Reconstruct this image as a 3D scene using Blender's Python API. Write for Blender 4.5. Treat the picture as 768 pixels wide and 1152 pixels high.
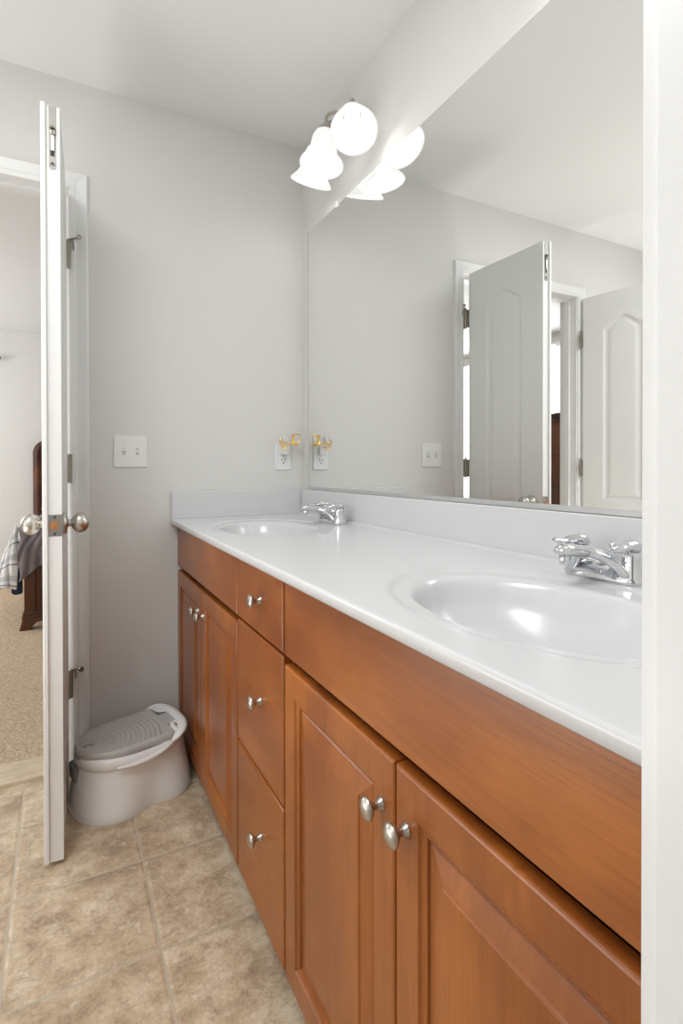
import bpy, bmesh, math, random
import numpy as np
from mathutils import Vector, Matrix
random.seed(7)
S = bpy.context.scene
C = S.collection
R = math.radians
for o in list(bpy.data.objects): bpy.data.objects.remove(o)

# ---------------------------------------------------------------- camera, world, exposure
HC = 1.0697
cd = bpy.data.cameras.new('camera'); cam = bpy.data.objects.new('camera', cd); C.objects.link(cam)
cd.sensor_fit = 'HORIZONTAL'; cd.sensor_width = 36.0; cd.lens = 36.0*599.7/768
cd.shift_x = 0.0; cd.shift_y = -45.64/768; cd.clip_start = .02
cam.location = (-.9098, 0, HC); cam.rotation_euler = (R(90-.4146), R(.1), R(-27.5823))
S.camera = cam
w = bpy.data.worlds.new('world'); S.world = w; w.use_nodes = True
bg = w.node_tree.nodes['Background']; bg.inputs[0].default_value = (.86, .93, 1, 1); bg.inputs[1].default_value = 2.0
S.view_settings.view_transform = 'Standard'; S.view_settings.look = 'None'
S.view_settings.gamma = 1; S.view_settings.use_curve_mapping = False; S.view_settings.exposure = 0.35

def area(name, loc, rot, sx, sy, power, col=(1, 1, 1)):
    d = bpy.data.lights.new(name, 'AREA'); d.shape = 'RECTANGLE'; d.size = sx; d.size_y = sy
    d.energy = power; d.color = col
    o = bpy.data.objects.new(name, d); C.objects.link(o); o.location = loc
    o.rotation_euler = tuple(R(a) for a in rot); return o
area('bathroom_overhead_fill', (-1.45, .70, 2.41), (0, 0, 0), .7, .6, 15, (.95, .98, 1))  # added overhead fill lamp out of view, no fixture behind it
area('floor_uplight_fill', (-1.95, 1.40, .30), (180, 0, 0), .8, 1.1, 13)  # added upward fill near the floor, lifts the ceiling and walls
area('hall_fill', (-1.05, -1.35, 1.5), (90, 0, 0), 1.5, 1.6, 4.5, (.93, .97, 1))  # added soft fill from behind the camera, the hall has no window
area('left_wall_fill', (-2.44, 1.0, 1.5), (0, -90, 0), 1.0, .9, 3, (.93, .97, 1))  # added side fill in front of the windowless left wall
area('bedroom_window_daylight', (-3.3, 4.6, 1.5), (0, -90, 0), 1.5, 2.0, 46, (.95, .98, 1))
area('bedroom_overhead_fill', (-1.2, 4.2, 2.40), (0, 0, 0), 1.2, 1.2, 24, (1, .98, .95))  # unseen overhead fill for the bedroom, no fixture modelled

# ---------------------------------------------------------------- materials
def mat(name, col=(.8, .8, .8), rough=.5, metal=0, spec=None, emit=None, es=0, coat=0, trans=0):
    m = bpy.data.materials.new(name); m.use_nodes = True
    b = m.node_tree.nodes['Principled BSDF']
    b.inputs['Base Color'].default_value = (*col, 1); b.inputs['Roughness'].default_value = rough
    b.inputs['Metallic'].default_value = metal
    if spec is not None: b.inputs['Specular IOR Level'].default_value = spec
    if emit: b.inputs['Emission Color'].default_value = (*emit, 1); b.inputs['Emission Strength'].default_value = es
    if coat: b.inputs['Coat Weight'].default_value = coat; b.inputs['Coat Roughness'].default_value = .12
    if trans: b.inputs['Transmission Weight'].default_value = trans
    return m
class NT:
    def __init__(s, m): s.n = m.node_tree.nodes; s.l = m.node_tree.links; s.b = s.n['Principled BSDF']
    def add(s, t, **k):
        n = s.n.new(t)
        for a, v in k.items():
            if a == 'inp':
                for i, x in v.items():
                    if hasattr(x, 'is_output'): s.l.new(x, n.inputs[i])
                    else: n.inputs[i].default_value = x
            else: setattr(n, a, v)
        return n
    def coord(s, scale=(1, 1, 1), loc=(0, 0, 0)):
        g = s.add('ShaderNodeNewGeometry'); mp = s.add('ShaderNodeMapping', inp={0: g.outputs['Position']})
        mp.inputs['Scale'].default_value = scale; mp.inputs['Location'].default_value = loc
        return mp.outputs[0]
    def noise(s, vec, scale, detail=4, rough=.55, dist=0):
        return s.add('ShaderNodeTexNoise', inp={'Vector': vec, 'Scale': scale, 'Detail': detail, 'Roughness': rough, 'Distortion': dist}).outputs[0]
    def ramp(s, f, stops):
        r = s.add('ShaderNodeValToRGB', inp={0: f}); e = r.color_ramp.elements
        while len(e) > 1: e.remove(e[-1])
        e[0].position = stops[0][0]; e[0].color = (*stops[0][1], 1)
        for p, c in stops[1:]:
            x = e.new(p); x.color = (*c, 1)
        return r.outputs[0]
    def mix(s, f, a, b, mode='MIX'):
        n = s.add('ShaderNodeMix', data_type='RGBA', blend_type=mode)
        for i, x in ((0, f), (6, a), (7, b)):
            if hasattr(x, 'is_output'): s.l.new(x, n.inputs[i])
            else: n.inputs[i].default_value = x if i == 0 else (*x, 1)
        return n.outputs[2]
    def math(s, op, a, b=0, c=0):
        n = s.add('ShaderNodeMath', operation=op)
        for i, x in enumerate((a, b, c)):
            if hasattr(x, 'is_output'): s.l.new(x, n.inputs[i])
            else: n.inputs[i].default_value = x
        return n.outputs[0]
    def color(s, c): s.l.new(c, s.b.inputs['Base Color'])
    def bump(s, h, dist=.002, st=1):
        n = s.add('ShaderNodeBump', inp={'Height': h, 'Distance': dist, 'Strength': st}); s.l.new(n.outputs[0], s.b.inputs['Normal'])

def wall_mat(name, col, amp=.0004):
    m = mat(name, col, .55, spec=.3); t = NT(m)
    t.bump(t.noise(t.coord(), 260, 3), amp, .5); return m
M = {}
M['wall'] = wall_mat('wall_paint_light_grey', (.745, .735, .71))
M['ceiling'] = wall_mat('ceiling_paint_white', (.86, .86, .85))
M['bedwall'] = wall_mat('bedroom_paint', (.72, .70, .665))
M['trim'] = mat('trim_semigloss_white', (.83, .83, .82), .3)
M['door'] = mat('door_white', (.83, .83, .815), .35)
M['plate'] = mat('plastic_white', (.86, .86, .84), .3)
M['marble'] = mat('cultured_marble_white', (.69, .69, .70), .19, coat=0)
M['chrome'] = mat('chrome', (.72, .73, .75), .07, 1)
M['nickel'] = mat('satin_nickel', (.56, .53, .48), .28, 1)
M['steel'] = mat('hinge_steel', (.36, .33, .28), .35, 1)
M['channel'] = mat('aluminium_channel', (.62, .62, .62), .35, .6)
M['gold'] = mat('brushed_gold', (.85, .55, .16), .22, 1)
M['dark'] = mat('dark_slot', (.03, .03, .03), .6)
M['black'] = mat('black_iron', (.02, .02, .02), .4, .5)
M['glass_mirror'] = mat('mirror_glass', (.93, .94, .93), .0, 1)
M['shade'] = mat('frosted_shade_glass', (.22, .22, .215), .3, emit=(1, .99, .965), es=.60)
t = NT(M['shade']); mx = t.add('ShaderNodeMixShader', inp={0: .10, 1: t.b.outputs[0], 2: t.add('ShaderNodeBsdfTransparent').outputs[0]}); t.l.new(mx.outputs[0], t.n['Material Output'].inputs[0])
M['bulb'] = mat('lit_bulb', (1, 1, 1), .5, emit=(1, .97, .92), es=13)
M['potty_white'] = mat('potty_white_plastic', (.87, .865, .86), .32)
M['potty_grey'] = mat('potty_grey_plastic', (.50, .49, .475), .42)
M['potty_dark'] = mat('potty_dark_grey_rubber', (.22, .215, .21), .6)
M['sheet'] = mat('white_sheet', (.8, .78, .82), .8)
M['navy'] = mat('navy_cloth', (.025, .04, .075), .85)
M['woodraw'] = mat('bare_wood_hole', (.42, .19, .07), .7)
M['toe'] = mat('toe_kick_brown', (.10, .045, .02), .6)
M['pane'] = mat('bright_sky_pane', (1, 1, 1), .5, emit=(.95, .98, 1), es=.85)
M['blind'] = mat('blind_slat_white', (.86, .86, .84), .5)

def wood(name, vert=True, base=((.29, .080, .0135), (.41, .130, .0215), (.235, .060, .0105)), rough=.3):
    m = mat(name, base[1], rough, coat=.08); t = NT(m)
    sc = (9, 9, .7) if vert else (9, .7, 9)
    v = t.coord(sc); n1 = t.noise(v, 4.0, 6, .6, .6); c1 = t.ramp(n1, [(.25, base[0]), (.5, base[1]), (.78, base[0])])
    n2 = t.noise(t.coord((1, 1, .6) if vert else (1, .6, 1)), 3.2, 4, .55, .4); c2 = t.mix(t.ramp(n2, [(.35, (0, 0, 0)), (.7, (1, 1, 1))]), c1, base[2])
    c3 = t.mix(t.ramp(n2, [(.36, (.55, .55, .55)), (.5, (0, 0, 0))]), c2, (base[1][0]*1.12, base[1][1]*1.12, base[1][2]*1.05))
    n3 = t.noise(t.coord((60, 60, 2.5) if vert else (60, 2.5, 60)), 6, 3, .6)
    c4 = t.mix(t.ramp(n3, [(.5, (0, 0, 0)), (.75, (.35, .35, .35))]), c3, (base[2][0]*.7, base[2][1]*.7, base[2][2]*.7))
    t.color(c4); t.bump(n3, .0004, .3); return m
M['wood_v'] = wood('maple_vertical_grain', True)
M['wood_h'] = wood('maple_horizontal_grain', False)
M['bedwood'] = wood('dark_cherry_wood', True, ((.075, .020, .007), (.15, .045, .014), (.045, .013, .006)), .22)
M['chestwood'] = wood('brown_chest_wood', True, ((.13, .042, .018), (.19, .065, .028), (.08, .03, .014)), .35)
M['chestdark'] = mat('dark_chest_frame', (.05, .022, .012), .35)

# tile floor with its own grout grid
m = M['tile'] = mat('travertine_look_tile', (.5, .42, .33), .35); t = NT(m)
P = 0.3065; X0 = -.7215; Y0 = 1.532
g = t.add('ShaderNodeNewGeometry'); sp = t.add('ShaderNodeSeparateXYZ', inp={0: g.outputs['Position']})
wob = t.noise(g.outputs['Position'], 14, 2)
def cell(axis, off):
    a = t.math('DIVIDE', t.math('SUBTRACT', sp.outputs[axis], off), P)
    fr = t.math('FRACT', t.math('ADD', a, 50.5)); fl = t.math('FLOOR', t.math('ADD', a, 50.0))
    d = t.math('ABSOLUTE', t.math('SUBTRACT', fr, .5))      # 0 at the joint
    return d, fl
dx, ix = cell(0, X0); dy, iy = cell(1, Y0)
dd = t.math('ADD', t.math('MINIMUM', dx, dy), t.math('MULTIPLY', t.math('SUBTRACT', wob, .5), .006))
grout = t.ramp(dd, [(.0060, (1, 1, 1)), (.0105, (0, 0, 0))])
cv = t.add('ShaderNodeCombineXYZ', inp={0: t.math('MULTIPLY', ix, 3.7), 1: t.math('MULTIPLY', iy, 5.3), 2: 0})
va = t.add('ShaderNodeVectorMath', operation='ADD', inp={0: g.outputs['Position'], 1: cv.outputs[0]})
nA = t.noise(va.outputs[0], 8.5, 10, .66, 0); nB = t.noise(va.outputs[0], 21, 12, .74, .15); nC = t.noise(va.outputs[0], 110, 6, .7)
cA = t.ramp(nA, [(.36, (.33, .215, .12)), (.46, (.52, .375, .235)), (.54, (.65, .505, .34)), (.64, (.80, .67, .49))])
cB = t.mix(t.ramp(nB, [(.38, (.75, .75, .75)), (.475, (0, 0, 0))]), cA, (.30, .21, .135))
cB = t.mix(t.ramp(nB, [(.53, (0, 0, 0)), (.64, (.8, .8, .8))]), cB, (.80, .71, .56))
cB = t.mix(.27, cB, t.ramp(nC, [(.35, (.30, .24, .18)), (.65, (.83, .71, .55))]))
t.color(t.mix(grout, cB, (.52, .44, .34)))
hgt = t.math('ADD', t.math('MULTIPLY', t.ramp(dd, [(.008, (0, 0, 0)), (.03, (1, 1, 1))]), 1.0), t.math('MULTIPLY', nB, .35))
t.bump(hgt, .003, .55)

m = M['carpet'] = mat('beige_carpet', (.55, .42, .30), .95, spec=.1); t = NT(m)
n = t.noise(t.coord(), 85, 4, .75); n2 = t.noise(t.coord(), 22, 4, .6)
t.color(t.mix(t.math('MULTIPLY', n2, .7), t.ramp(n, [(.36, (.38, .26, .16)), (.5, (.66, .50, .345)), (.64, (.88, .71, .52))]), (.62, .475, .33)))
t.bump(t.math('ADD', n, t.math('MULTIPLY', n2, .8)), .012, .8)
m = M['threshold'] = mat('travertine_threshold', (.66, .53, .38), .45); t = NT(m)
t.color(t.ramp(t.noise(t.coord((1, 3, 1)), 14, 5, .6), [(.3, (.52, .40, .27)), (.7, (.70, .58, .43))]))
m = M['purple'] = mat('mauve_grey_velvet', (.20, .165, .17), .75); t = NT(m); t.b.inputs['Sheen Weight'].default_value = .25
m = M['plaid'] = mat('white_grey_plaid_cloth', (.7, .68, .65), .85); t = NT(m)
tc = t.add('ShaderNodeUVMap'); sp2 = t.add('ShaderNodeSeparateXYZ', inp={0: tc.outputs[0]})
def band(ax, per, a, b):
    f = t.math('FRACT', t.math('DIVIDE', sp2.outputs[ax], per))
    return t.ramp(f, [(a-.02, (0, 0, 0)), (a, (1, 1, 1)), (b, (1, 1, 1)), (b+.02, (0, 0, 0))])
c = t.mix(t.mix(.5, band(0, .17, .3, .55), (0, 0, 0)), (.70, .68, .65), (.26, .26, .29))
c = t.mix(t.mix(.5, band(1, .17, .3, .55), (0, 0, 0)), c, (.26, .26, .29))
c = t.mix(band(1, .17, .75, .79), c, (.16, .14, .15)); c = t.mix(band(0, .17, .75, .79), c, (.2, .18, .18))
t.color(c)

# ---------------------------------------------------------------- helpers
def obj(name, bm, m, parent=None, smooth=False, bevel=0, autos=None):
    me = bpy.data.meshes.new(name)
    bmesh.ops.recalc_face_normals(bm, faces=bm.faces[:])
    bm.to_mesh(me); bm.free()
    for mm in (m if isinstance(m, (list, tuple)) else [m]): me.materials.append(mm)
    o = bpy.data.objects.new(name, me); C.objects.link(o)
    if smooth: me.polygons.foreach_set('use_smooth', [True]*len(me.polygons))
    if bevel:
        b = o.modifiers.new('bevel', 'BEVEL'); b.width = bevel; b.segments = 3; b.limit_method = 'ANGLE'; b.angle_limit = R(35)
        me.polygons.foreach_set('use_smooth', [True]*len(me.polygons)); b.harden_normals = True
    if parent: o.parent = parent; 
    return o
def tag(o, label, cat=None, group=None, kind=None):
    o['label'] = label
    if cat: o['category'] = cat
    if group: o['group'] = group
    if kind: o['kind'] = kind
    return o
def struct(name, bm, m, label, cat, parent=None, **k):
    o = obj(name, bm, m, parent, **k); return tag(o, label, cat, kind='structure')
def thing(name, label, cat, loc=(0, 0, 0), rz=0, group=None, kind=None):
    o = bpy.data.objects.new(name, None); C.objects.link(o); o.location = loc; o.rotation_euler = (0, 0, rz)
    o.empty_display_size = .05
    return tag(o, label, cat, group, kind)
def box(bm, x0, x1, y0, y1, z0, z1):
    v = [bm.verts.new(p) for p in ((x0, y0, z0), (x1, y0, z0), (x1, y1, z0), (x0, y1, z0), (x0, y0, z1), (x1, y0, z1), (x1, y1, z1), (x0, y1, z1))]
    for f in ((0, 3, 2, 1), (4, 5, 6, 7), (0, 1, 5, 4), (1, 2, 6, 5), (2, 3, 7, 6), (3, 0, 4, 7)): bm.faces.new([v[i] for i in f])
    return bm
def B(*a): 
    bm = bmesh.new()
    if len(a) == 6 and not isinstance(a[0], (tuple, list)): a = [a]
    for b in a: box(bm, *b)
    return bm
def frame(axis):
    a = Vector(axis).normalized(); u = a.orthogonal().normalized(); return u, a.cross(u), a
def lathe(bm, prof, origin=(0, 0, 0), axis=(0, 0, 1), n=28, su=1, sv=1, uv=None):
    """prof: list of (radius, height along the axis)"""
    u, v, a = frame(axis) if uv is None else uv; o = Vector(origin); rings = []
    for r, h in prof:
        if r < 1e-6: rings.append([bm.verts.new(o+a*h)])
        else: rings.append([bm.verts.new(o+a*h+u*(math.cos(2*math.pi*i/n)*r*su)+v*(math.sin(2*math.pi*i/n)*r*sv)) for i in range(n)])
    for A, Bq in zip(rings, rings[1:]):
        for i in range(n):
            j = (i+1) % n
            if len(A) == 1 and len(Bq) == 1: continue
            if len(A) == 1: bm.faces.new((A[0], Bq[i], Bq[j]))
            elif len(Bq) == 1: bm.faces.new((A[i], A[j], Bq[0]))
            else: bm.faces.new((A[i], A[j], Bq[j], Bq[i]))
    return bm
def smoothpath(pts, sub=6):
    pts = [Vector(p) for p in pts]; out = []
    for i in range(len(pts)-1):
        p0 = pts[max(i-1, 0)]; p1 = pts[i]; p2 = pts[i+1]; p3 = pts[min(i+2, len(pts)-1)]
        for k in range(sub):
            t_ = k/sub; out.append(.5*((2*p1)+(-p0+p2)*t_+(2*p0-5*p1+4*p2-p3)*t_**2+(-p0+3*p1-3*p2+p3)*t_**3))
    out.append(pts[-1]); return out
def tube(bm, pts, radii, n=12, flat=1.0, up=(0, 0, 1), sub=5, cap=True):
    """swept ellipse; radii = one number or one per point; flat scales the 'up' half-width"""
    if not isinstance(radii, (list, tuple)): radii = [radii]*len(pts)
    P_ = smoothpath([(p[0], p[1], p[2]) for p in pts], sub); Rr = [v[0] for v in smoothpath([(r, 0, 0) for r in radii], sub)]
    flats = flat if isinstance(flat, (list, tuple)) else [flat]*len(pts)
    Ff = [v[0] for v in smoothpath([(r, 0, 0) for r in flats], sub)]
    rings = []
    for i, p in enumerate(P_):
        tg = (P_[min(i+1, len(P_)-1)]-P_[max(i-1, 0)]).normalized(); s = tg.cross(Vector(up))
        if s.length < 1e-3: s = tg.orthogonal()
        s.normalize(); q = s.cross(tg).normalized()
        rings.append([bm.verts.new(p+s*math.cos(2*math.pi*k/n)*Rr[i]+q*math.sin(2*math.pi*k/n)*Rr[i]*Ff[i]) for k in range(n)])
    for A, Bq in zip(rings, rings[1:]):
        for i in range(n): bm.faces.new((A[i], A[(i+1) % n], Bq[(i+1) % n], Bq[i]))
    if cap:
        for r_, s_ in ((rings[0], -1), (rings[-1], 1)):
            c_ = bm.verts.new(sum((v.co for v in r_), Vector())/n)
            for i in range(n): bm.faces.new((r_[i], r_[(i+1) % n], c_))
    return bm
def loft(bm, rings, close=True, cap0=True, cap1=True):
    V = [[bm.verts.new(p) for p in r] for r in rings]; n = len(V[0])
    for A, Bq in zip(V, V[1:]):
        for i in range(n if close else n-1): bm.faces.new((A[i], A[(i+1) % n], Bq[(i+1) % n], Bq[i]))
    if cap0: bm.faces.new(V[0])
    if cap1: bm.faces.new(V[-1])
    return bm
def gridmesh(bm, pts, uvs=None):
    """pts: 2D list of positions"""
    V = [[bm.verts.new(p) for p in row] for row in pts]; uvl = bm.loops.layers.uv.new('UVMap') if uvs else None
    for i in range(len(V)-1):
        for j in range(len(V[0])-1):
            f = bm.faces.new((V[i][j], V[i+1][j], V[i+1][j+1], V[i][j+1]))
            if uvs:
                for lp, (a, b) in zip(f.loops, ((i, j), (i+1, j), (i+1, j+1), (i, j+1))): lp[uvl].uv = uvs[a][b]
    return bm
def sstep(a, b, x):
    t_ = min(1, max(0, (x-a)/(b-a))); return t_*t_*(3-2*t_)
def dup(o, parent=None):
    c_ = o.copy(); C.objects.link(c_); c_.parent = parent
    for ch in [q for q in bpy.data.objects if q.parent == o]: dup(ch, c_)
    return c_

D = 2.097; W = .11; CZ = 2.4246
OR, OL, OT = -.888, -1.722, 2.045          # doorway in the far wall
NL, NR = -1.45, -.693                      # doorway behind the camera
# ---------------------------------------------------------------- structure
struct('floor', B(-2.5, .0, -1.6, D, -.06, 0), M['tile'], 'beige mottled square stone-look tile floor with pale grout lines', 'floor')
struct('floor_bedroom', B(-3.5, 1.2, D+.14, 6.2, -.06, .004), M['carpet'], 'beige looped carpet on the bedroom floor beyond the doorway', 'carpet')
struct('ceiling', B(-2.6, .1, -1.7, D+W/2, CZ, CZ+.08), M['ceiling'], 'white ceiling above the vanity', 'ceiling')
struct('ceiling_bedroom', B(-3.5, 1.2, D+W/2, 6.2, CZ-.03, CZ+.08), M['ceiling'], 'white bedroom ceiling seen through the doorway', 'ceiling')
struct('wall_right', B(0, .1, -1.7, D, -.06, CZ), M['wall'], 'light grey wall carrying the long mirror', 'wall')
struct('wall_far', B((-2.6, OL-.018, D, D+W, 0, CZ), (OR+.018, 1.2, D, D+W, 0, CZ), (OL-.018, OR+.018, D, D+W, OT+.018, CZ)), M['wall'], 'light grey end wall with the doorway and light switch', 'wall')
struct('wall_left', B(-2.6, -2.5, -1.7, D, -.06, CZ), M['wall'], 'light grey wall on the left side of the bathroom', 'wall')
struct('wall_near', B((NR+.012, 0, .025, .135, 0, CZ), (-2.5, NL-.012, .025, .135, 0, CZ), (NL-.012, NR+.012, .025, .135, 2.062, CZ)), M['wall'], 'light grey wall at the near end of the vanity', 'wall')
struct('wall_back', B(-2.5, 0, -1.7, -1.6, -.06, CZ), M['wall'], 'light grey wall behind the camera', 'wall')
struct('wall_bedroom_far', B(-3.5, 1.2, 6.05, 6.15, -.06, CZ), M['bedwall'], 'pale wall behind the bed', 'wall')
struct('wall_bedroom_right', B(1.1, 1.2, D+W, 6.05, -.06, CZ), M['bedwall'], 'pale bedroom wall right of the bed', 'wall')
# bedroom left wall with two window openings
wy = [(3.05, 4.15, .75, 2.30), (4.55, 5.55, .55, 2.24)]
struct('wall_bedroom_left', B((-3.5, -3.4, D+W, 3.05, -.06, CZ), (-3.5, -3.4, 4.15, 4.55, -.06, CZ), (-3.5, -3.4, 5.55, 6.05, -.06, CZ),
    (-3.5, -3.4, 3.05, 4.15, -.06, .75), (-3.5, -3.4, 3.05, 4.15, 2.30, CZ), (-3.5, -3.4, 4.55, 5.55, -.06, .55), (-3.5, -3.4, 4.55, 5.55, 2.24, CZ)), M['bedwall'], 'pale bedroom wall with two windows', 'wall')
for i, (y0, y1, z0, z1) in enumerate(wy):
    wn = thing('window_%d' % (i+1), ['bright bedroom window above the brown chest, seen in the mirror', 'bright bedroom window with lowered white slatted blind, seen in the mirror'][i], 'window', (-3.45, (y0+y1)/2, z0), kind='structure')
    def loc_(bm):
        bmesh.ops.translate(bm, verts=bm.verts, vec=-Vector(wn.location)); return bm
    f_ = .04
    obj('window_frame', loc_(B((-3.47, -3.39, y0, y0+f_, z0, z1), (-3.47, -3.39, y1-f_, y1, z0, z1), (-3.47, -3.39, y0+f_, y1-f_, z0, z0+f_), (-3.47, -3.39, y0+f_, y1-f_, z1-f_, z1), (-3.465, -3.43, y0+f_, y1-f_, (z0+z1)/2-.02, (z0+z1)/2+.02))), M['trim'], wn)
    obj('window_pane', loc_(B(-3.475, -3.468, y0, y1, z0, z1)), M['pane'], wn)
    if i == 1:
        bm = bmesh.new(); z = z0+.06
        while z < 1.95: 
            box(bm, -3.425, -3.385, y0+.045, y1-.045, z, z+.004); z += .045
        obj('blind', loc_(bm), M['blind'], wn)
struct('threshold', B(OL, OR, D-.003, D+.14, -.01, .014), M['threshold'], 'tan stone threshold strip between tile and carpet', 'threshold', bevel=.003)

# casing profile around an opening on the plane y = yf, facing -y (s=-1)
def casing(x0, x1, zt, yf, s=-1, sill=0.0):
    bm = bmesh.new(); prof = [(0, 0), (0, .009), (.004, .011), (.016, .011), (.020, .008), (.026, .009), (.044, .014), (.052, .0155), (.056, .013), (.058, 0)]
    path = []
    for d, h in prof:
        path.append([(x1+d, yf+s*h, sill), (x1+d, yf+s*h, zt+d), (x0-d, yf+s*h, zt+d), (x0-d, yf+s*h, sill)])
    V = [[bm.verts.new(p) for p in r_] for r_ in path]
    for A, Bq in zip(V, V[1:]):
        for i in range(3): bm.faces.new((A[i], A[i+1], Bq[i+1], Bq[i]))
    return bm
struct('trim_1', casing(OL-.006, OR+.004, OT, D), M['trim'], 'white moulded door casing around the far doorway', 'door casing')
struct('trim_2', B((OR, OR+.018, D, D+W, 0, OT+.018), (OL-.018, OL, D, D+W, 0, OT+.018), (OL, OR, D, D+W, OT, OT+.018),
                   (OR-.010, OR, D+.045, D+.08, 0, OT), (OL, OL+.010, D+.045, D+.08, 0, OT), (OL+.01, OR-.01, D+.045, D+.08, OT-.010, OT)), M['trim'], 'white jamb lining and stop of the far doorway', 'door jamb')
struct('trim_3', casing(NL, NR+.005, 2.05, .135, 1), M['trim'], 'white casing edge of the near doorway at the right of the view', 'door casing')
struct('trim_4', B((NR, NR+.012, .02, .1345, 0, 2.062), (NL-.012, NL, .02, .1345, 0, 2.062), (NL, NR, .02, .1345, 2.05, 2.062)), M['trim'], 'white jamb face of the near doorway at the right of the view', 'door jamb')
struct('trim_5', casing(OL-.006, OR+.004, OT, D+W, 1), M['trim'], 'white casing on the bedroom side of the far doorway', 'door casing')
struct('baseboard_far', B((OR+.062, -.531, D-.012, D, 0, .085)), M['trim'], 'white baseboard behind the step stool potty', 'baseboard', bevel=.003)
struct('baseboard_left', B((-2.5, -2.488, .14, D-.012, 0, .085)), M['trim'], 'white baseboard along the left wall', 'baseboard')
struct('baseboard_bedroom', B((-3.4, 1.1, 6.038, 6.05, 0, .1)), M['trim'], 'white baseboard behind the bed', 'baseboard')

# ---------------------------------------------------------------- door leaves (local: x along thickness, y from hinge (0) to free edge (-wd))
WD, DH, DT = .447, 2.018, .035
def leaf_bm():
    bm = bmesh.new()
    ys = np.linspace(0, WD, 91); zs = np.linspace(0, DH, 380)
    def h(y, z):
        best = 0
        for (y0, y1, z0, z1, arch) in ((.118, WD-.118, .875, 1.825, .055), (.118, WD-.118, .20, .74, 0)):
            zt = z1+arch*(.5+.5*math.cos(math.pi*min(1, max(-1, (y-WD/2)/((y1-y0)/2)))))
            d = min(y-y0, y1-y, z-z0, (zt-z)*.9)
            if d > 0:
                best = -.0065*sstep(0, .007, d)+.0012*math.sin(min(1, d/.012)*math.pi) + .0050*sstep(.018, .045, d)
        return best
    H = [[h(y, z) for z in zs] for y in ys]
    F = [[bm.verts.new((DT+H[i][j], -y, z)) for j, z in enumerate(zs)] for i, y in enumerate(ys)]
    G = [[bm.verts.new((-H[i][j], -y, z)) for j, z in enumerate(zs)] for i, y in enumerate(ys)]
    a, b = len(ys), len(zs)
    for i in range(a-1):
        for j in range(b-1):
            bm.faces.new((F[i][j], F[i+1][j], F[i+1][j+1], F[i][j+1])); bm.faces.new((G[i][j], G[i][j+1], G[i+1][j+1], G[i+1][j]))
    for j in range(b-1):
        bm.faces.new((F[0][j], F[0][j+1], G[0][j+1], G[0][j])); bm.faces.new((F[-1][j], G[-1][j], G[-1][j+1], F[-1][j+1]))
    for i in range(a-1):
        bm.faces.new((F[i][0], G[i][0], G[i+1][0], F[i+1][0])); bm.faces.new((F[i][-1], F[i+1][-1], G[i+1][-1], G[i][-1]))
    return bm
def knob(parent, x, y, z, sgn, name='door_knob'):
    bm = bmesh.new()
    lathe(bm, [(0, 0), (.031, 0), (.032, .004), (.028, .009), (.013, .012), (.0095, .016), (.0105, .021), (.018, .025), (.0255, .032), (.0290, .041), (.0280, .050), (.0225, .059), (.0130, .065), (0, .067)], (x, y, z), (sgn, 0, 0), 32)
    return obj(name, bm, M['nickel'], parent, smooth=True)
def hinge(parent, z, s, stop=False):
    bm = bmesh.new(); h0 = .0445
    lathe(bm, [(0, -h0-.004), (.006, -h0-.002), (.0062, -h0), (.0062, h0), (.0075, h0+.001), (.0075, h0+.005), (.004, h0+.009), (0, h0+.010)], (s*.006+(DT if s > 0 else 0), .018, z), (0, 0, 1), 14)
    bx0, bx1 = (.008, DT+.004) if s > 0 else (-.004, DT-.008)
    box(bm, min(bx0, bx1), max(bx0, bx1), .0004, .0030, z-h0, z+h0)         # leaf on the door's hinge edge
    xx = DT+.004 if s > 0 else -.004
    box(bm, xx-.0015, xx+.0015, .002, .032, z-h0, z+h0)
    for k in (-.03, 0, .03):
        lathe(bm, [(0, 0), (.004, 0), (.004, .001), (0, .0014)], (.02, .003, z+k), (0, 1, 0), 8)
    hg = obj('hinge', bm, M['steel'], parent)
    if stop:
        bm = tube(bmesh.new(), [(s*.006+DT, .018, z+h0+.008), (s*.006+DT+.014, .010, z+h0+.010), (s*.006+DT+.030, -.004, z+h0+.012)], .0035, n=8)
        lathe(bm, [(0, -.002), (.008, -.002), (.009, .006), (0, .007)], (s*.006+DT+.031, -.005, z+h0+.012), (.6, -.7, 0), 12)
        tube(bm, [(s*.006+DT+.012, .016, z+h0+.006), (s*.006+DT+.016, .020, z+h0-.010), (s*.006+DT+.016, .022, z+h0-.026)], .003, n=8)
        obj('hinge_stop', bm, M['steel'], hg)
    return hg
lf = leaf_bm(); me_leaf = None
d1 = thing('door_1', 'open white door leaf seen edge-on with latch and flush bolt', 'door', (OR-.0425, D-.032, .014), R(-2.2), kind='structure')
slab = obj('leaf', lf, M['door'], d1); me_leaf = slab.data
for p_ in me_leaf.polygons: p_.use_smooth = abs(p_.normal.x) > .5
# free edge hardware (local y = -WD)
bm = B(-.011, 0.002, -WD-.007, -WD+.035, .0, DH+.004)
obj('astragal', bm, M['door'], d1, bevel=.003)
z0 = DH-.168
bm = bmesh.new()
lathe(bm, [(0, -.002), (.0085, -.002), (.0085, .0015), (0, .0015)], (.0175, -WD, z0+.008), (0, -1, 0), 16)
box(bm, .009, .026, -WD-.0015, -WD+.001, z0+.008, DH-.001)
M['plate_metal'] = mat('satin_plate_metal', (.30, .29, .265), .42, .75)
fb = obj('flush_bolt', bm, M['plate_metal'], d1)
obj('bolt_slot', B(.0125, .0225, -WD-.0022, -WD-.0010, z0+.035, z0+.100), M['dark'], fb)
bm = B(.0135, .0215, -WD-.005, -WD-.002, z0+.048, z0+.092)
tube(bm, [(.0175, -WD-.003, z0+.092), (.0175, -WD-.007, z0+.105), (.0175, -WD-.002, z0+.112)], [.006, .007, .004], n=10, sub=3)
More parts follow.
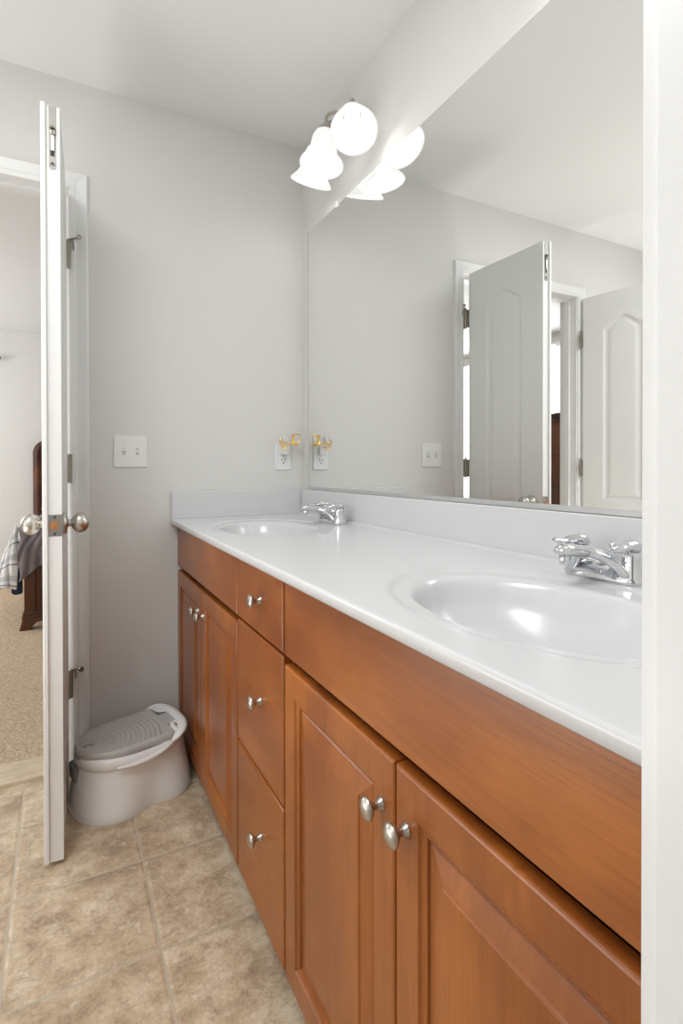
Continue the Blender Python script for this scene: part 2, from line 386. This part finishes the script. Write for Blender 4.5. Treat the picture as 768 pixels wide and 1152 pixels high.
obj('bolt_lever', bm, M['nickel'], fb, smooth=False)
lathe_ = lathe(bmesh.new(), [(0, 0), (.003, 0), (.003, .001), (0, .0012)], (.0175, -WD-.0015, z0+.016), (0, -1, 0), 10); obj('screw', lathe_, M['dark'], fb)
ZK = .902
bm = B(.0035, .0345, -WD-.0016, -WD+.001, ZK-.029, ZK+.029)
lp = obj('latch_plate', bm, M['plate_metal'], d1, bevel=.001)
obj('latch_hole', lathe(bmesh.new(), [(0, 0), (.0115, 0), (.0115, .0008), (0, .0009)], (.0165, -WD-.0016, ZK), (0, -1, 0), 24), M['woodraw'], lp)
obj('latch_bolt', lathe(bmesh.new(), [(0, 0), (.006, 0), (.006, .0015), (0, .002)], (.0165, -WD-.0024, ZK), (0, -1, 0), 16), M['woodraw'], lp)
for zz in (-.022, .022): obj('screw', lathe(bmesh.new(), [(0, 0), (.0032, 0), (.0032, .001), (0, .0012)], (.018, -WD-.0016, ZK+zz), (0, -1, 0), 12), M['dark'], lp)
knob(d1, DT, -WD+.06, ZK, 1); knob(d1, 0, -WD+.06, ZK, -1)
for z in (.315, 1.065, 1.81): hinge(d1, z-.014, 1, z != 1.065)
d2 = thing('door_2', 'second white door leaf with arched panel, seen at the right edge of the mirror', 'door', (OL-.015, D-.030, .014), R(-9), kind='structure')
sl2 = bpy.data.objects.new('leaf', me_leaf); C.objects.link(sl2); sl2.parent = d2; sl2.location = (-DT, 0, 0)
knob(d2, 0, -WD+.06, ZK, 1)
for z in (.315, 1.065, 1.80):
    h_ = hinge(d2, z-.014, -1); h_.location = (0, 0, 0)

# ---------------------------------------------------------------- vanity cabinet
FX = -.5238; FT = .0195          # front faces plane, front thickness
YE = .165                        # near end of the cabinet
van = thing('vanity_cabinet', 'long orange-brown maple vanity cabinet under the white double sink top', 'cabinet', (0, 1.13, 0))
def VB(*a):
    bm = B(*a); bmesh.ops.translate(bm, verts=bm.verts, vec=(0, -1.13, 0)); return bm
cf = FX+FT+.0005; cq = cf+.008     # backs of the fronts, carcass front
obj('carcass', VB((cq, -.003, D-.021, D-.003, 0, .855), (cf, -.003, YE, YE+.018, 0, .855), (cf, -.003, 1.302, 1.318, .1, .7), (cf, -.003, .983, .999, .1, .7),
    (cf, -.003, YE+.018, D-.021, .085, .1), (-.008, -.003, YE+.018, D-.021, .1, .8)), M['wood_v'], van)
obj('face_frame', VB((cq, cq+.018, YE+.018, D-.021, .825, .855), (cq, cq+.018, YE+.018, D-.021, .675, .715), (cq, cq+.018, YE+.018, D-.021, .055, .09),
    (cq, cq+.018, 1.29, 1.32, .09, .83), (cq, cq+.018, .975, 1.008, .09, .83), (cq, cq+.018, 1.008, 1.29, .37, .40)), M['wood_v'], van)
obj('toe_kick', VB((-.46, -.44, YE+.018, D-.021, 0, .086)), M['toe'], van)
def knob_cab(parent, y, z):
    bm = lathe(bmesh.new(), [(0, -.0005), (.0095, -.0005), (.0095, .0015), (.0065, .004), (.0055, .010), (.0065, .016), (.0135, .019), (.0160, .0225), (.0150, .026), (.009, .029), (0, .030)], (FX, y-1.13, z), (-1, 0, 0), 28)
    return obj('knob', bm, M['nickel'], parent, smooth=True)
def rings_panel(y0, y1, z0, z1, steps, thick=FT):
    """slab facing -x; steps = list of (inset, depth behind the front plane)"""
    bm = bmesh.new(); y0 -= 1.13; y1 -= 1.13; rings = []
    for ins, dep in [(0, thick)]+steps:
        rings.append([bm.verts.new(p) for p in ((FX+dep, y0+ins, z0+ins), (FX+dep, y1-ins, z0+ins), (FX+dep, y1-ins, z1-ins), (FX+dep, y0+ins, z1-ins))])
    bm.faces.new(rings[0])
    for A, Bq in zip(rings, rings[1:]):
        for i in range(4): bm.faces.new((A[i], A[(i+1) % 4], Bq[(i+1) % 4], Bq[i]))
    bm.faces.new(rings[-1]); return bm
EDGE = [(0, .0045), (.0008, .0022), (.0025, .0007), (.005, 0)]
RAISED = EDGE+[(.050, 0), (.0515, .0015), (.053, .0035), (.056, .005), (.0595, .0045), (.0625, .0055), (.064, .0095), (.0675, .0105), (.070, .0085), (.096, .0028), (.0975, .0008), (.1005, .0)]
zT, zB = .6805, .0612
mid_far = (1.3125+D-.004)/2
doors = [(1.3125, mid_far-.0015, 1, 'near'), (mid_far+.0015, D-.005, 0, 'far'), (.5892+.0015, .985, 0, ''), (.192, .5892-.0015, 1, '')]
kny = {0: 1.650, 1: 1.727, 2: .623, 3: .562}
for i, (a, b, sd, _) in enumerate(doors):
    dr = obj('door', rings_panel(a, b, zB, zT, RAISED), M['wood_v'], van)
    knob_cab(dr, (1.668 if i == 0 else 1.742) if i < 2 else kny[i], .607)
for (a, b) in ((1.3105, D-.005), (.192, .985)):
    obj('false_front', rings_panel(a, b, .6985, .8535, EDGE), M['wood_h'], van)
for (z0, z1, kz) in ((.6985, .8535, .776), (.391, .6925, .552), (.0612, .3845, .249)):
    dr = obj('drawer', rings_panel(.9925, 1.3045, z0, z1, EDGE), M['wood_h'], van); knob_cab(dr, 1.128, kz)

# ---------------------------------------------------------------- counter with two integral basins
TOPZ = .8765; TB = .8562; CF = -.5492
SINKS = [(-.315, .545), (-.315, 1.66)]
ct = thing('countertop', 'glossy white double-sink vanity top with side and back splashes', 'countertop', (0, 1.13, TB))
def topz(x, y):
    z = 0
    for cx, cy in SINKS:
        ro = math.hypot((x-cx-.012)/.195, (y-cy)/.275)
        ri = math.hypot((x-cx)/.148, (y-cy)/.222)
        z += -.0042*(1-sstep(.93, 1.0, ro))
        if ri < 1.06:
            q = max(0, 1.03-ri)
            z += -.125*(1-(1-min(1, q/1.03))**2.6)*sstep(0, .16, q)
    z += .006*sstep(-.034, -.020, x)**2
    return z
bm = bmesh.new(); xs = [(CF+.05, TB-TOPZ), (CF+.003, TB-TOPZ), (CF, TB-TOPZ+.003)]
for k in range(7):
    a = math.pi/2*k/6; xs.append((CF+.0045-.0045*math.cos(a), -.0045+.0045*math.sin(a)))
xs += [(x, None) for x in np.linspace(CF+.012, -.019, 190)]
ys = np.linspace(.140, D-.002, 620); rows = []
Z = np.array([[topz(x, y) for y in ys] for x, z in xs if z is None])
for _ in range(6):
    Zp = np.pad(Z, 1, mode='edge'); Zb = (Zp[:-2, 1:-1]+Zp[2:, 1:-1]+Zp[1:-1, :-2]+Zp[1:-1, 2:]+Zp[1:-1, 1:-1]*2)/6
    Z[1:-1, 1:-1] = Zb[1:-1, 1:-1]
k0 = len(xs)-len(Z)
for i, (x, z) in enumerate(xs):
    rows.append([(x, y-1.13, TOPZ-TB+(z if z is not None else Z[i-k0, j])) for j, y in enumerate(ys)])
gridmesh(bm, rows)
obj('sink_top', bm, M['marble'], ct, smooth=True)
bm = bmesh.new(); box(bm, -.018, -.0005, .140-1.13, D-.002-1.13, TOPZ-TB-.003, .9793-TB); obj('back_splash', bm, M['marble'], ct, bevel=.003)
bm = bmesh.new(); box(bm, CF+.004, -.0185, D-.019-1.13, D-.0005-1.13, TOPZ-TB-.001, .9793-TB); obj('side_splash', bm, M['marble'], ct, bevel=.003)
for cx, cy in SINKS:
    bm = lathe(bmesh.new(), [(0, .003), (.012, .0035), (.0125, .0015), (.016, .001), (.021, .002), (.023, .0)], (cx, cy-1.13, TOPZ-TB-.1262), (0, 0, 1), 28)
    obj('drain', bm, M['chrome'], ct, smooth=True)

# ---------------------------------------------------------------- faucets
def make_faucet():
    t_ = thing('faucet', '', 'faucet', (-.072, .61, TOPZ+.0003))
    bm = bmesh.new(); n = 40; rings = []
    for z, sx, sy in ((0, .030, .077), (.004, .031, .078), (.010, .029, .076), (.016, .022, .066), (.022, .0205, .050), (.030, .018, .034), (.038, .014, .018)):
        r_ = []
        for k in range(n):
            a = 2*math.pi*k/n; c_, s_ = math.cos(a), math.sin(a)
            r_.append((sx*math.copysign(abs(c_)**.75, c_), sy*math.copysign(abs(s_)**.6, s_), z))
        rings.append(r_)
    loft(bm, rings); obj('base_plate', bm, M['chrome'], t_, smooth=True)
    bm = bmesh.new()
    tube(bm, [(.008, 0, .006), (.002, 0, .024), (-.014, 0, .038), (-.042, 0, .046), (-.078, 0, .0525), (-.106, 0, .056), (-.118, 0, .054)], [.027, .026, .023, .019, .0175, .0165, .010], n=20, flat=[1, .9, .68, .62, .62, .62, .5], up=(0, 0, 1))
    sp_ = obj('spout', bm, M['chrome'], t_, smooth=True)
    obj('aerator', lathe(bmesh.new(), [(0, -.016), (.008, -.016), (.0095, -.014), (.0095, 0), (0, 0)], (-.103, 0, .048), (0, 0, 1), 20), M['chrome'], sp_, smooth=True)
    # swept shoulders running from the spout to both ends of the base
    bm = bmesh.new()
    for s in (-1, 1): tube(bm, [(-.066, s*.008, .049), (-.046, s*.022, .044), (-.028, s*.038, .030), (-.020, s*.054, .012)], [.005, .0085, .009, .007], n=12, flat=.9)
    obj('shoulder', bm, M['chrome'], t_, smooth=True)
    for s in (-1, 1):
        h_ = obj('handle_post', lathe(bmesh.new(), [(0, .004), (.0255, .004), (.026, .010), (.0235, .013), (.0215, .024), (.0185, .030), (.0175, .036), (.0175, .044), (.015, .052), (0, .055)], (0, s*.0508, 0), (0, 0, 1), 28), M['chrome'], t_, smooth=True)
        bm = bmesh.new(); ang = R(6)*s; ca, sa = math.cos(ang), math.sin(ang)
        pts = [(.016, .055), (0, .061), (-.018, .063), (-.036, .060), (-.050, .060), (-.060, .064)]
        tube(bm, [(x*ca, s*.0508+x*sa*-1, z) for x, z in pts], [.008, .017, .013, .0105, .011, .007], n=14, flat=[.6, .6, .6, .55, .5, .5])
        obj('lever', bm, M['chrome'], h_, smooth=True)
    bm = bmesh.new(); tube(bm, [(.020, 0, .012), (.020, 0, .052)], .0026, n=8, sub=2); lathe(bm, [(0, .050), (.005, .052), (.0065, .056), (.005, .060), (0, .062)], (.02, 0, 0), (0, 0, 1), 14)
    obj('lift_rod', bm, M['chrome'], t_, smooth=True)
    return t_
f1 = make_faucet(); tag(f1, 'two-lever chrome faucet at the near sink, beside the doorway edge', 'faucet', 'chrome faucets on the vanity top')
f2 = dup(f1); f2.location = (-.072, 1.672, TOPZ+.0003); tag(f2, 'two-lever chrome faucet at the far sink, near the corner outlet', 'faucet', 'chrome faucets on the vanity top')

# ---------------------------------------------------------------- mirror
MT, ML = 2.0427, D-.0713
mr = thing('mirror', 'large frameless wall mirror above the vanity backsplash', 'mirror', (0, 1.1, .98))
obj('mirror_glass', VBm := (lambda bm: (bmesh.ops.translate(bm, verts=bm.verts, vec=(0, -1.1, -.98)), bm)[1])(B(-.005, -.0008, .145, ML, .983, MT)), M['glass_mirror'], mr)
def MB_(*a):
    bm = B(*a); bmesh.ops.translate(bm, verts=bm.verts, vec=(0, -1.1, -.98)); return bm
obj('bottom_channel', MB_((-.0085, -.0056, .145, ML+.001, .9805, .992), (-.0056, -.0006, .145, ML+.001, .9805, .9826)), M['channel'], mr)
obj('glass_edge', MB_((-.0052, -.0006, ML, ML+.0025, .983, MT), ), mat('dark_mirror_edge', (.25, .26, .25), .3), mr)
for y in (1.763, .35): obj('mirror_clip', MB_(-.0085, -.0006, y-.010, y+.010, MT-.008, MT+.012), M['plate'], mr, bevel=.001)

# ---------------------------------------------------------------- vanity lights
def make_light():
    t_ = thing('vanity_light', '', 'wall light', (0, 1.625, 2.26))
    u = (Vector((0, 1, 0)), Vector((0, 0, 1)), Vector((-1, 0, 0)))
    obj('backplate', lathe(bmesh.new(), [(0, 0), (.055, 0), (.056, .006), (.050, .014), (.030, .022), (.014, .028), (.010, .036), (0, .038)], (0, 0, -.01), (-1, 0, 0), 36, su=1.5, sv=1, uv=u), M['nickel'], t_, smooth=True)
    specs = [(.105, -.045, -.178, (-.08, .48, -.88), .128), (0, -.02, -.170, (-.13, -.02, -.99), .010), (-.0, 0, 0, None, 0)]
    rims = [((-.115, .131, -.168), (-.10, .36, -.93)), ((-.131, .008, -.168), (-.16, -.06, -.985)), ((-.100, -.163, -.140), (-.22, -.52, -.82))]
    for rim, ax in rims:
        a = Vector(ax).normalized(); r0 = Vector(rim); neck = r0-a*.118
        am = obj('arm', tube(bmesh.new(), [(-.02, rim[1]*.25, -.01), (-.05, rim[1]*.40, .030), tuple(neck-a*.055+Vector((0, 0, .012))), tuple(neck-a*.020)], .0055, n=10), M['nickel'], t_, smooth=True)
        so = obj('socket', lathe(bmesh.new(), [(0, -.034), (.012, -.032), (.018, -.024), (.022, -.016), (.023, -.006), (.031, -.002), (.032, .006), (0, .006)], neck, a, 24), M['nickel'], t_, smooth=True)
        prof = [(.028, 0), (.036, .006), (.042, .020), (.0445, .038), (.045, .056), (.048, .074), (.056, .092), (.067, .106), (.0735, .114), (.0745, .118)]
        bm = lathe(bmesh.new(), prof+[(r_-.004, h_) for r_, h_ in reversed(prof)], neck, a, 40)
        sh = obj('lamp_shade', bm, M['shade'], t_, smooth=True)
        bm = lathe(bmesh.new(), [(0, .012), (.013, .014), (.014, .030), (.024, .052), (.029, .070), (.026, .088), (.015, .098), (0, .101)], neck, a, 20)
        obj('bulb', bm, M['bulb'], t_, smooth=True)
    return t_
l1 = make_light(); tag(l1, 'three-shade frosted glass wall light above the far end of the mirror', 'wall light', 'vanity lights over the mirror')
l2 = dup(l1); l2.location = (0, .565, 2.26); tag(l2, 'three-shade frosted glass wall light above the near sink', 'wall light', 'vanity lights over the mirror')

# ---------------------------------------------------------------- switch and outlet
sw = thing('light_switch', 'white double toggle switch plate on the end wall', 'light switch', (-.689, D, 1.130))
pl = obj('wall_plate', B(-.058, .058, -.006, 0, -.058, .058), M['plate'], sw, bevel=.004)
for x, up in ((-.023, -1), (.023, 1)):
    obj('toggle_slot', B(x-.0055, x+.0055, -.0066, -.0055, -.0125, .0125), M['channel'], sw)
    bm = B(x-.004, x+.004, -.017, -.004, -.0045, .0045); bmesh.ops.rotate(bm, cent=(x, -.005, 0), matrix=Matrix.Rotation(R(28*up), 3, 'X'), verts=bm.verts)
    obj('toggle', bm, M['plate'], sw, bevel=.001)
    for z in (-.030, .030): obj('screw', lathe(bmesh.new(), [(0, 0), (.0034, 0), (.003, .001), (0, .0013)], (x, -.006, z), (0, -1, 0), 12), M['plate'], sw)
ou = thing('outlet', 'white duplex outlet plate in the corner beside the mirror', 'outlet', (-.0925, D, 1.118))
obj('wall_plate', B(-.036, .036, -.006, 0, -.058, .058), M['plate'], ou, bevel=.003)
for z in (-.0195, .0195):
    rc = obj('receptacle', lathe(bmesh.new(), [(0, 0), (.0170, 0), (.0165, .0015), (0, .0016)], (0, -.006, z), (0, -1, 0), 28), M['plate'], ou)
    for x in (-.0062, .0062): obj('slot', B(x-.0013, x+.0013, -.0086, -.0074, z-.001, z+.008), M['dark'], rc)
    obj('slot', lathe(bmesh.new(), [(0, 0), (.0028, 0), (.0028, .0008), (0, .0009)], (0, -.0077, z-.009), (0, -1, 0), 10), M['dark'], rc)
obj('screw', lathe(bmesh.new(), [(0, 0), (.003, 0), (.003, .0008), (0, .001)], (0, -.006, 0), (0, -1, 0), 10), M['nickel'], ou)
nl = thing('plug_in_night_light', 'small gold openwork plug-in with clear cup, plugged into the corner outlet', 'night light', (-.0925, D-.008, 1.142))
obj('plug_body', B(-.015, .015, -.026, -.0006, -.018, .020), mat('clear_plug_plastic', (.82, .82, .80), .25), nl, bevel=.004)
bm = bmesh.new()
box(bm, -.030, .052, -.040, -.032, .024, .031)
tube(bm, [(-.026, -.036, .028), (-.030, -.038, .036), (-.026, -.040, .044), (-.019, -.038, .046)], .0028, n=8)
tube(bm, [(-.010, -.036, .022), (-.006, -.040, .012), (-.012, -.038, .006), (-.020, -.036, .012), (-.024, -.036, .024)], .0028, n=8)
lathe(bm, [(0, 0), (.0075, 0), (.006, .004), (.0045, .012), (.006, .03), (.0085, .034), (0, .036)], (.030, -.036, .030), (0, 0, 1), 14)
tube(bm, [(.030, -.036, .064), (.046, -.038, .067), (.060, -.040, .064)], .0024, n=8)
tube(bm, [(.056, -.040, .064), (.058, -.040, .046), (.050, -.038, .030)], .0022, n=8)
lathe(bm, [(0, -.006), (.009, -.004), (.010, 0), (0, .001)], (.045, -.036, .024), (0, 0, 1), 14)
obj('gold_bracket', bm, M['gold'], nl, smooth=False)
bm = lathe(bmesh.new(), [(0, 0), (.011, 0), (.012, .004), (.012, .026), (.0105, .026), (.0105, .005), (0, .003)], (-.006, -.036, .032), (0, 0, 1), 20)
obj('glass_cup', bm, mat('clear_glass_cup', (.85, .85, .82), .15, trans=.25), nl, smooth=True)

# ---------------------------------------------------------------- step stool potty
po = thing('potty_step_stool', 'white toddler potty with ridged grey step lid on the tile floor', 'potty', (-.7165, 1.880, 0), R(13))
def foot(a, L, Wd, waist, ex=2.35):
    c_, s_ = math.cos(a), math.sin(a)
    x = L*math.copysign(abs(c_)**(2/ex), c_); y = Wd*math.copysign(abs(s_)**(2/ex), s_)
    k = 1-waist*math.exp(-((x-.025)/.060)**2)
    return x, y*k
N = 96
prof = [(.000, .184, .150, .20), (.006, .186, .152, .20), (.03, .184, .148, .175), (.07, .178, .141, .12), (.11, .171, .134, .09), (.145, .165, .128, .03), (.150, .165, .128, .02), (.153, .169, .131, .01), (.170, .168, .130, 0), (.180, .165, .127, 0), (.184, .158, .121, 0), (.180, .150, .114, 0), (.150, .140, .104, 0), (.06, .11, .08, 0)]
rings = []
for z, L, Wd, ws in prof:
    r_ = []
    for k in range(N):
        a = 2*math.pi*k/N; x, y = foot(a, L, Wd, ws)
        e = max(0, (x-.03)/.14); zz = z+(.020*sstep(.15, .9, e) if z > .1 else 0)*min(1, (z-.1)/.05 if z > .1 else 0)
        x += .010*(1-z/.184)*(1 if x > 0 else .4) if z < .184 else 0
        r_.append((x, y, zz))
    rings.append(r_)
bm = loft(bmesh.new(), rings, cap0=False)
obj('body', bm, M['potty_white'], po, smooth=True)
# grey lid: D-shaped slab, rounded to the left, squared to the right, ripple ridges on top
def lid_half(x):            # half width at x
    x0, x1, hw = -.166, .110, .112
    if x < x0+.14: q = (x0+.14-x)/.14; return hw*math.sqrt(max(0, 1-q**2.3))
    if x > x1-.02: q = (x-(x1-.02))/.02; return hw-.02+.02*math.sqrt(max(0, 1-q*q))
    return hw
bm = bmesh.new(); nx, ny = 230, 60; top = []
xs_ = np.concatenate([-.166+.276*(np.linspace(0, 1, nx)**1.0)])
tilt = lambda x: .205+.004*(x/.15)
for i, x in enumerate(xs_):
    hw = max(.0015, lid_half(x)); row = []
    for j in range(ny+1):
        q = -1+2*j/ny; y = hw*q; r_ = math.hypot(x+.135, y*.95)
        edge = min(hw*(1-abs(q)), x+.168, .110-x)
        amp = sstep(.010, .018, edge)*sstep(.020, .035, r_)*(1-sstep(.225, .232, r_))
        dz = -.0036*amp*(.5+.5*math.cos(2*math.pi*r_/.0148))
        dz -= .004*(1-sstep(0, .006, edge))
        rr = math.hypot(x+.130, y); dz -= .010*(1-sstep(.012, .024, rr))
        row.append((x, y, tilt(x)+dz))
    top.append(row)
gridmesh(bm, top)
loop = [r_[0] for r_ in top]+[top[-1][j] for j in range(1, ny+1)]+[r_[-1] for r_ in reversed(top[:-1])]
low = [(x*1.012, y*1.015, z-.024) for x, y, z in loop]; mid = [(x*1.010, y*1.012, z-.006) for x, y, z in loop]
loft(bm, [loop, mid, low], cap0=False, cap1=True)
bmesh.ops.remove_doubles(bm, verts=bm.verts, dist=.00005)
ld = obj('step_lid', bm, M['potty_grey'], po, smooth=True)
obj('lid_tongue', B(.100, .143, -.042, .042, .193, .2065), M['potty_grey'], ld, bevel=.004)
obj('finger_dimple', lathe(bmesh.new(), [(0, .0), (.010, .0004), (.015, .0022)], (-.130, 0, tilt(-.13)-.0105), (0, 0, 1), 24), M['potty_dark'], ld, smooth=True)
bm = bmesh.new()
tube(bm, [(.092, .114, .190), (.112, .116, .202), (.135, .098, .208), (.150, .055, .210), (.154, 0, .211), (.150, -.055, .210), (.138, -.092, .206), (.118, -.112, .197), (.095, -.117, .182)], [.009, .013, .0155, .017, .017, .017, .0165, .015, .009], n=16, flat=.62)
tube(bm, [(.118, .095, .207), (.120, .062, .210), (.138, .050, .210)], [.010, .009, .008], n=10, flat=.6); tube(bm, [(.118, -.100, .203), (.117, -.062, .209), (.138, -.050, .210)], [.010, .009, .008], n=10, flat=.6)
obj('carry_handle', bm, M['potty_white'], po, smooth=True)
bm = bmesh.new(); tube(bm, [(-.085, -.131, .163), (-.040, -.135, .160), (.02, -.136, .164), (.07, -.131, .176), (.105, -.118, .188)], [.003, .0075, .008, .0075, .003], n=12, flat=.8)
obj('side_grip', bm, M['potty_white'], po, smooth=True)
bm = B(-.1765, -.155, -.022, .046, .100, .146); obj('front_panel', bm, M['potty_dark'], po, bevel=.006)

# ---------------------------------------------------------------- bedroom furniture
bed = thing('bed', 'dark cherry wood bed with panelled footboard and arched headboard', 'bed', (-.40, 5.0, 0))
def BO(bm): bmesh.ops.translate(bm, verts=bm.verts, vec=(.40, -5.0, 0)); return bm
x0, x1 = -1.139, .42
obj('footboard', BO(B((x0, x0+.065, 4.06, 4.13, .10, .66), (x1-.065, x1, 4.06, 4.13, .10, .66), (x0+.065, x1-.065, 4.075, 4.12, .12, .64), (x0+.12, x1-.12, 4.066, 4.08, .16, .6),
   (x0-.008, x1+.008, 4.05, 4.14, .10, .125), (x0-.014, x1+.014, 4.044, 4.146, .078, .10))), M['bedwood'], bed, bevel=.004)
for s, xc in ((1, x0-.012), (-1, x1+.012)):
    pr = [(0, .078), (-.004, .05), (-.014, .015), (-.018, .004), (.055, .004), (.062, .03), (.085, .052), (.14, .062), (.14, .078)]
    A = [(xc+s*px, 4.046, pz) for px, pz in pr]; A2 = [(p[0], 4.13, p[2]) for p in A]
    obj('bracket_foot', BO(loft(bmesh.new(), [A, A2])), M['bedwood'], bed, bevel=.003)
bm = bmesh.new(); hx0, hx1 = -1.165, .45; hz = 1.345; out = []; inn = []
def arch(ins, y):
    r_ = .13-ins; L = [(hx0+ins, y, .01)]
    for k in range(9): a = math.pi-(math.pi/2)*k/8; L.append((hx0+.13+r_*math.cos(a), y, hz-.13+r_*math.sin(a)))
    for k in range(9): a = math.pi/2-(math.pi/2)*k/8; L.append((hx1-.13+r_*math.cos(a), y, hz-.13+r_*math.sin(a)))
    L.append((hx1-ins, y, .01)); return L
loft(bm, [arch(0, 5.97), arch(0, 5.91), arch(.012, 5.895), arch(.035, 5.89), arch(.055, 5.895), arch(.062, 5.92), arch(.10, 5.925)], close=True)
obj('headboard', BO(bm), M['bedwood'], bed, smooth=False)
for xr in (x0+.02, x1-.05): obj('side_rail', BO(B(xr, xr+.03, 4.13, 5.9, .18, .40)), M['bedwood'], bed, bevel=.003)
mt_ = tag(obj('mattress', B(x0+.055, x1-.055, 4.14, 5.885, .30, .62), M['sheet'], bevel=.05), 'thick white mattress lying in the dark wooden bed', 'mattress')

def cloth(name, rows, m, label, cat, th=.012, uvs=None):
    o = obj(name, gridmesh(bmesh.new(), rows, uvs), m, smooth=True)
    s = o.modifiers.new('thickness', 'SOLIDIFY'); s.thickness = th; s.offset = 0
    s = o.modifiers.new('smooth', 'SUBSURF'); s.levels = 1; s.render_levels = 1
    return tag(o, label, cat)
random.seed(3)
rows = []
for i in range(130):        # across x
    x = -1.165+i*(1.45/129); row = []
    for j in range(70):
        s = j/69*1.0       # along the cloth: front hem -> top -> mattress
        fold = .016*math.sin(x*60+s*13+2*math.sin(x*17+s*6))+.013*math.sin(x*105-s*21+1.5*math.sin(s*15))
        if s < .42: z = .41+.33*s/.42; y = 4.020+fold*(1-s)-.01*math.sin(s*7)
        else:
            q = (s-.42)/.58; z = .745-.035*q*2*(1-q)-.03*q+fold*.7; y = 4.04+q*.55
        if i < 12: z -= ((12-i)/2)**2*.0022
        x_ = x+(.010*math.sin(s*22))*(i < 16)
        row.append((x_-(.0 if i else .004), y+.008*math.sin(x*33+s*24+math.sin(x*70)), z+.010*math.sin(x*41+s*17)-(.012*math.sin(x*14) if s < .1 else 0)))
    rows.append(row)
cloth('blanket', rows, M['purple'], 'crumpled mauve-grey plush blanket hung over the bed footboard', 'blanket')
def plan(q, pts):
    L = [0]
    for p_, r_ in zip(pts, pts[1:]): L.append(L[-1]+math.hypot(r_[0]-p_[0], r_[1]-p_[1]))
    d = q*L[-1]
    for k in range(len(pts)-1):
        if d <= L[k+1] or k == len(pts)-2:
            f = (d-L[k])/(L[k+1]-L[k]); return pts[k][0]+f*(pts[k+1][0]-pts[k][0]), pts[k][1]+f*(pts[k+1][1]-pts[k][1]), d
rows = []; uv = []
for i in range(60):
    q = i/59; row = []; ur = []
    for j in range(34):
        s = j/33
        x, y, d = plan(q, [(-1.172, 4.050), (-1.20, 4.045), (-1.25, 4.075), (-1.29, 4.13), (-1.30, 4.3), (-1.29, 4.95)])
        zt = .70-.10*sstep(0, .16, d); out = (1-(1-s)**2)
        x = -1.172+(x+1.172)*(.35+.65*out)+.010*math.sin(d*55+s*4)*s
        y = y+.012*math.sin(d*70+s*6)*s+.006*math.sin(d*150)
        z = zt-(zt-.275-.015*math.sin(d*21))*s
        row.append((x, y, z)); ur.append((d, s*.5))
    rows.append(row); uv.append(ur)
cloth('plaid_throw', rows, M['plaid'], 'white and grey plaid throw hanging off the left side of the bed', 'throw', uvs=uv)
rows = []
for i in range(30):
    row = []
    for j in range(12):
        x, y, d = plan(i/29, [(-1.150, 4.145), (-1.19, 4.15), (-1.215, 4.18), (-1.22, 4.3), (-1.215, 4.9)])
        row.append((x, y+.004*math.sin(d*60), .50-(.27+.01*math.sin(d*30))*j/11))
    rows.append(row)
cloth('navy_cover', rows, M['navy'], 'dark navy bed cover showing beneath the plaid throw', 'bed cover')
# pillow leaning at the head
bm = bmesh.new(); rws = []
for sgn in (1, -1):
    g_ = []
    for i in range(17):
        r_ = []
        for j in range(17):
            u_ = -1+i/8; v_ = -1+j/8; th = .085*(max(0, (1-u_**4))*max(0, (1-v_**4)))**.5
            r_.append((u_*.36*(1-.05*v_*v_), sgn*th, v_*.24*(1-.06*u_*u_)))
        g_.append(r_)
    gridmesh(bm, g_)
bmesh.ops.remove_doubles(bm, verts=bm.verts, dist=.0005)
pw = obj('pillow', bm, M['sheet'], smooth=True); pw.location = (-.72, 5.45, .712); pw.rotation_euler = (R(90), 0, 0)
tag(pw, 'white pillow lying on the mattress by the arched headboard', 'pillow')

chest = thing('tall_chest', 'tall dark brown wooden chest by the bright window, seen in the mirror', 'chest', (-3.08, 3.35, 0))
obj('body', B(-.22, .20, -.5, .5, .06, 1.50), M['chestwood'], chest, bevel=.004)
obj('top_moulding', B((-.235, .235, -.53, .53, 1.50, 1.535), (-.228, .218, -.515, .515, 1.465, 1.50)), M['chestdark'], chest, bevel=.004)
for cb in ((.16, .215, .44, .51, .0, 1.465), (.16, .215, -.51, -.44, 0, 1.465), (-.225, -.17, .44, .51, .0, 1.465), (-.225, -.17, -.51, -.44, 0, 1.465)): obj('corner_post', B(*cb), M['chestdark'], chest, bevel=.004)
for k in range(5):
    z = .12+k*.265; dr = obj('drawer', B(.20, .214, -.42, .42, z, z+.25), M['chestwood'], chest, bevel=.004)
    for y in (-.25, .25): obj('pull', lathe(bmesh.new(), [(0, 0), (.008, 0), (.007, .012), (.014, .018), (.012, .026), (0, .028)], (.214, y, z+.125), (1, 0, 0), 16), M['steel'], dr, smooth=True)
cr = thing('curtain_rod', 'black curtain rod with round finial high on the bedroom wall', 'curtain rod', (-1.46, 6.0, 2.118))
obj('rod', tube(bmesh.new(), [(0, 0, 0), (-1.3, 0, 0)], .009, n=12, sub=1), M['black'], cr, smooth=True)
obj('finial', lathe(bmesh.new(), [(0, -.03), (.012, -.026), (.012, -.018), (.02, -.008), (.024, .004), (.018, .018), (0, .026)], (.008, 0, 0), (1, 0, 0), 18), M['black'], cr, smooth=True)
obj('bracket', B((-.06, -.045, -.004, .049, -.006, .006), (-.07, -.035, .043, .0495, -.03, .03)), M['black'], cr)
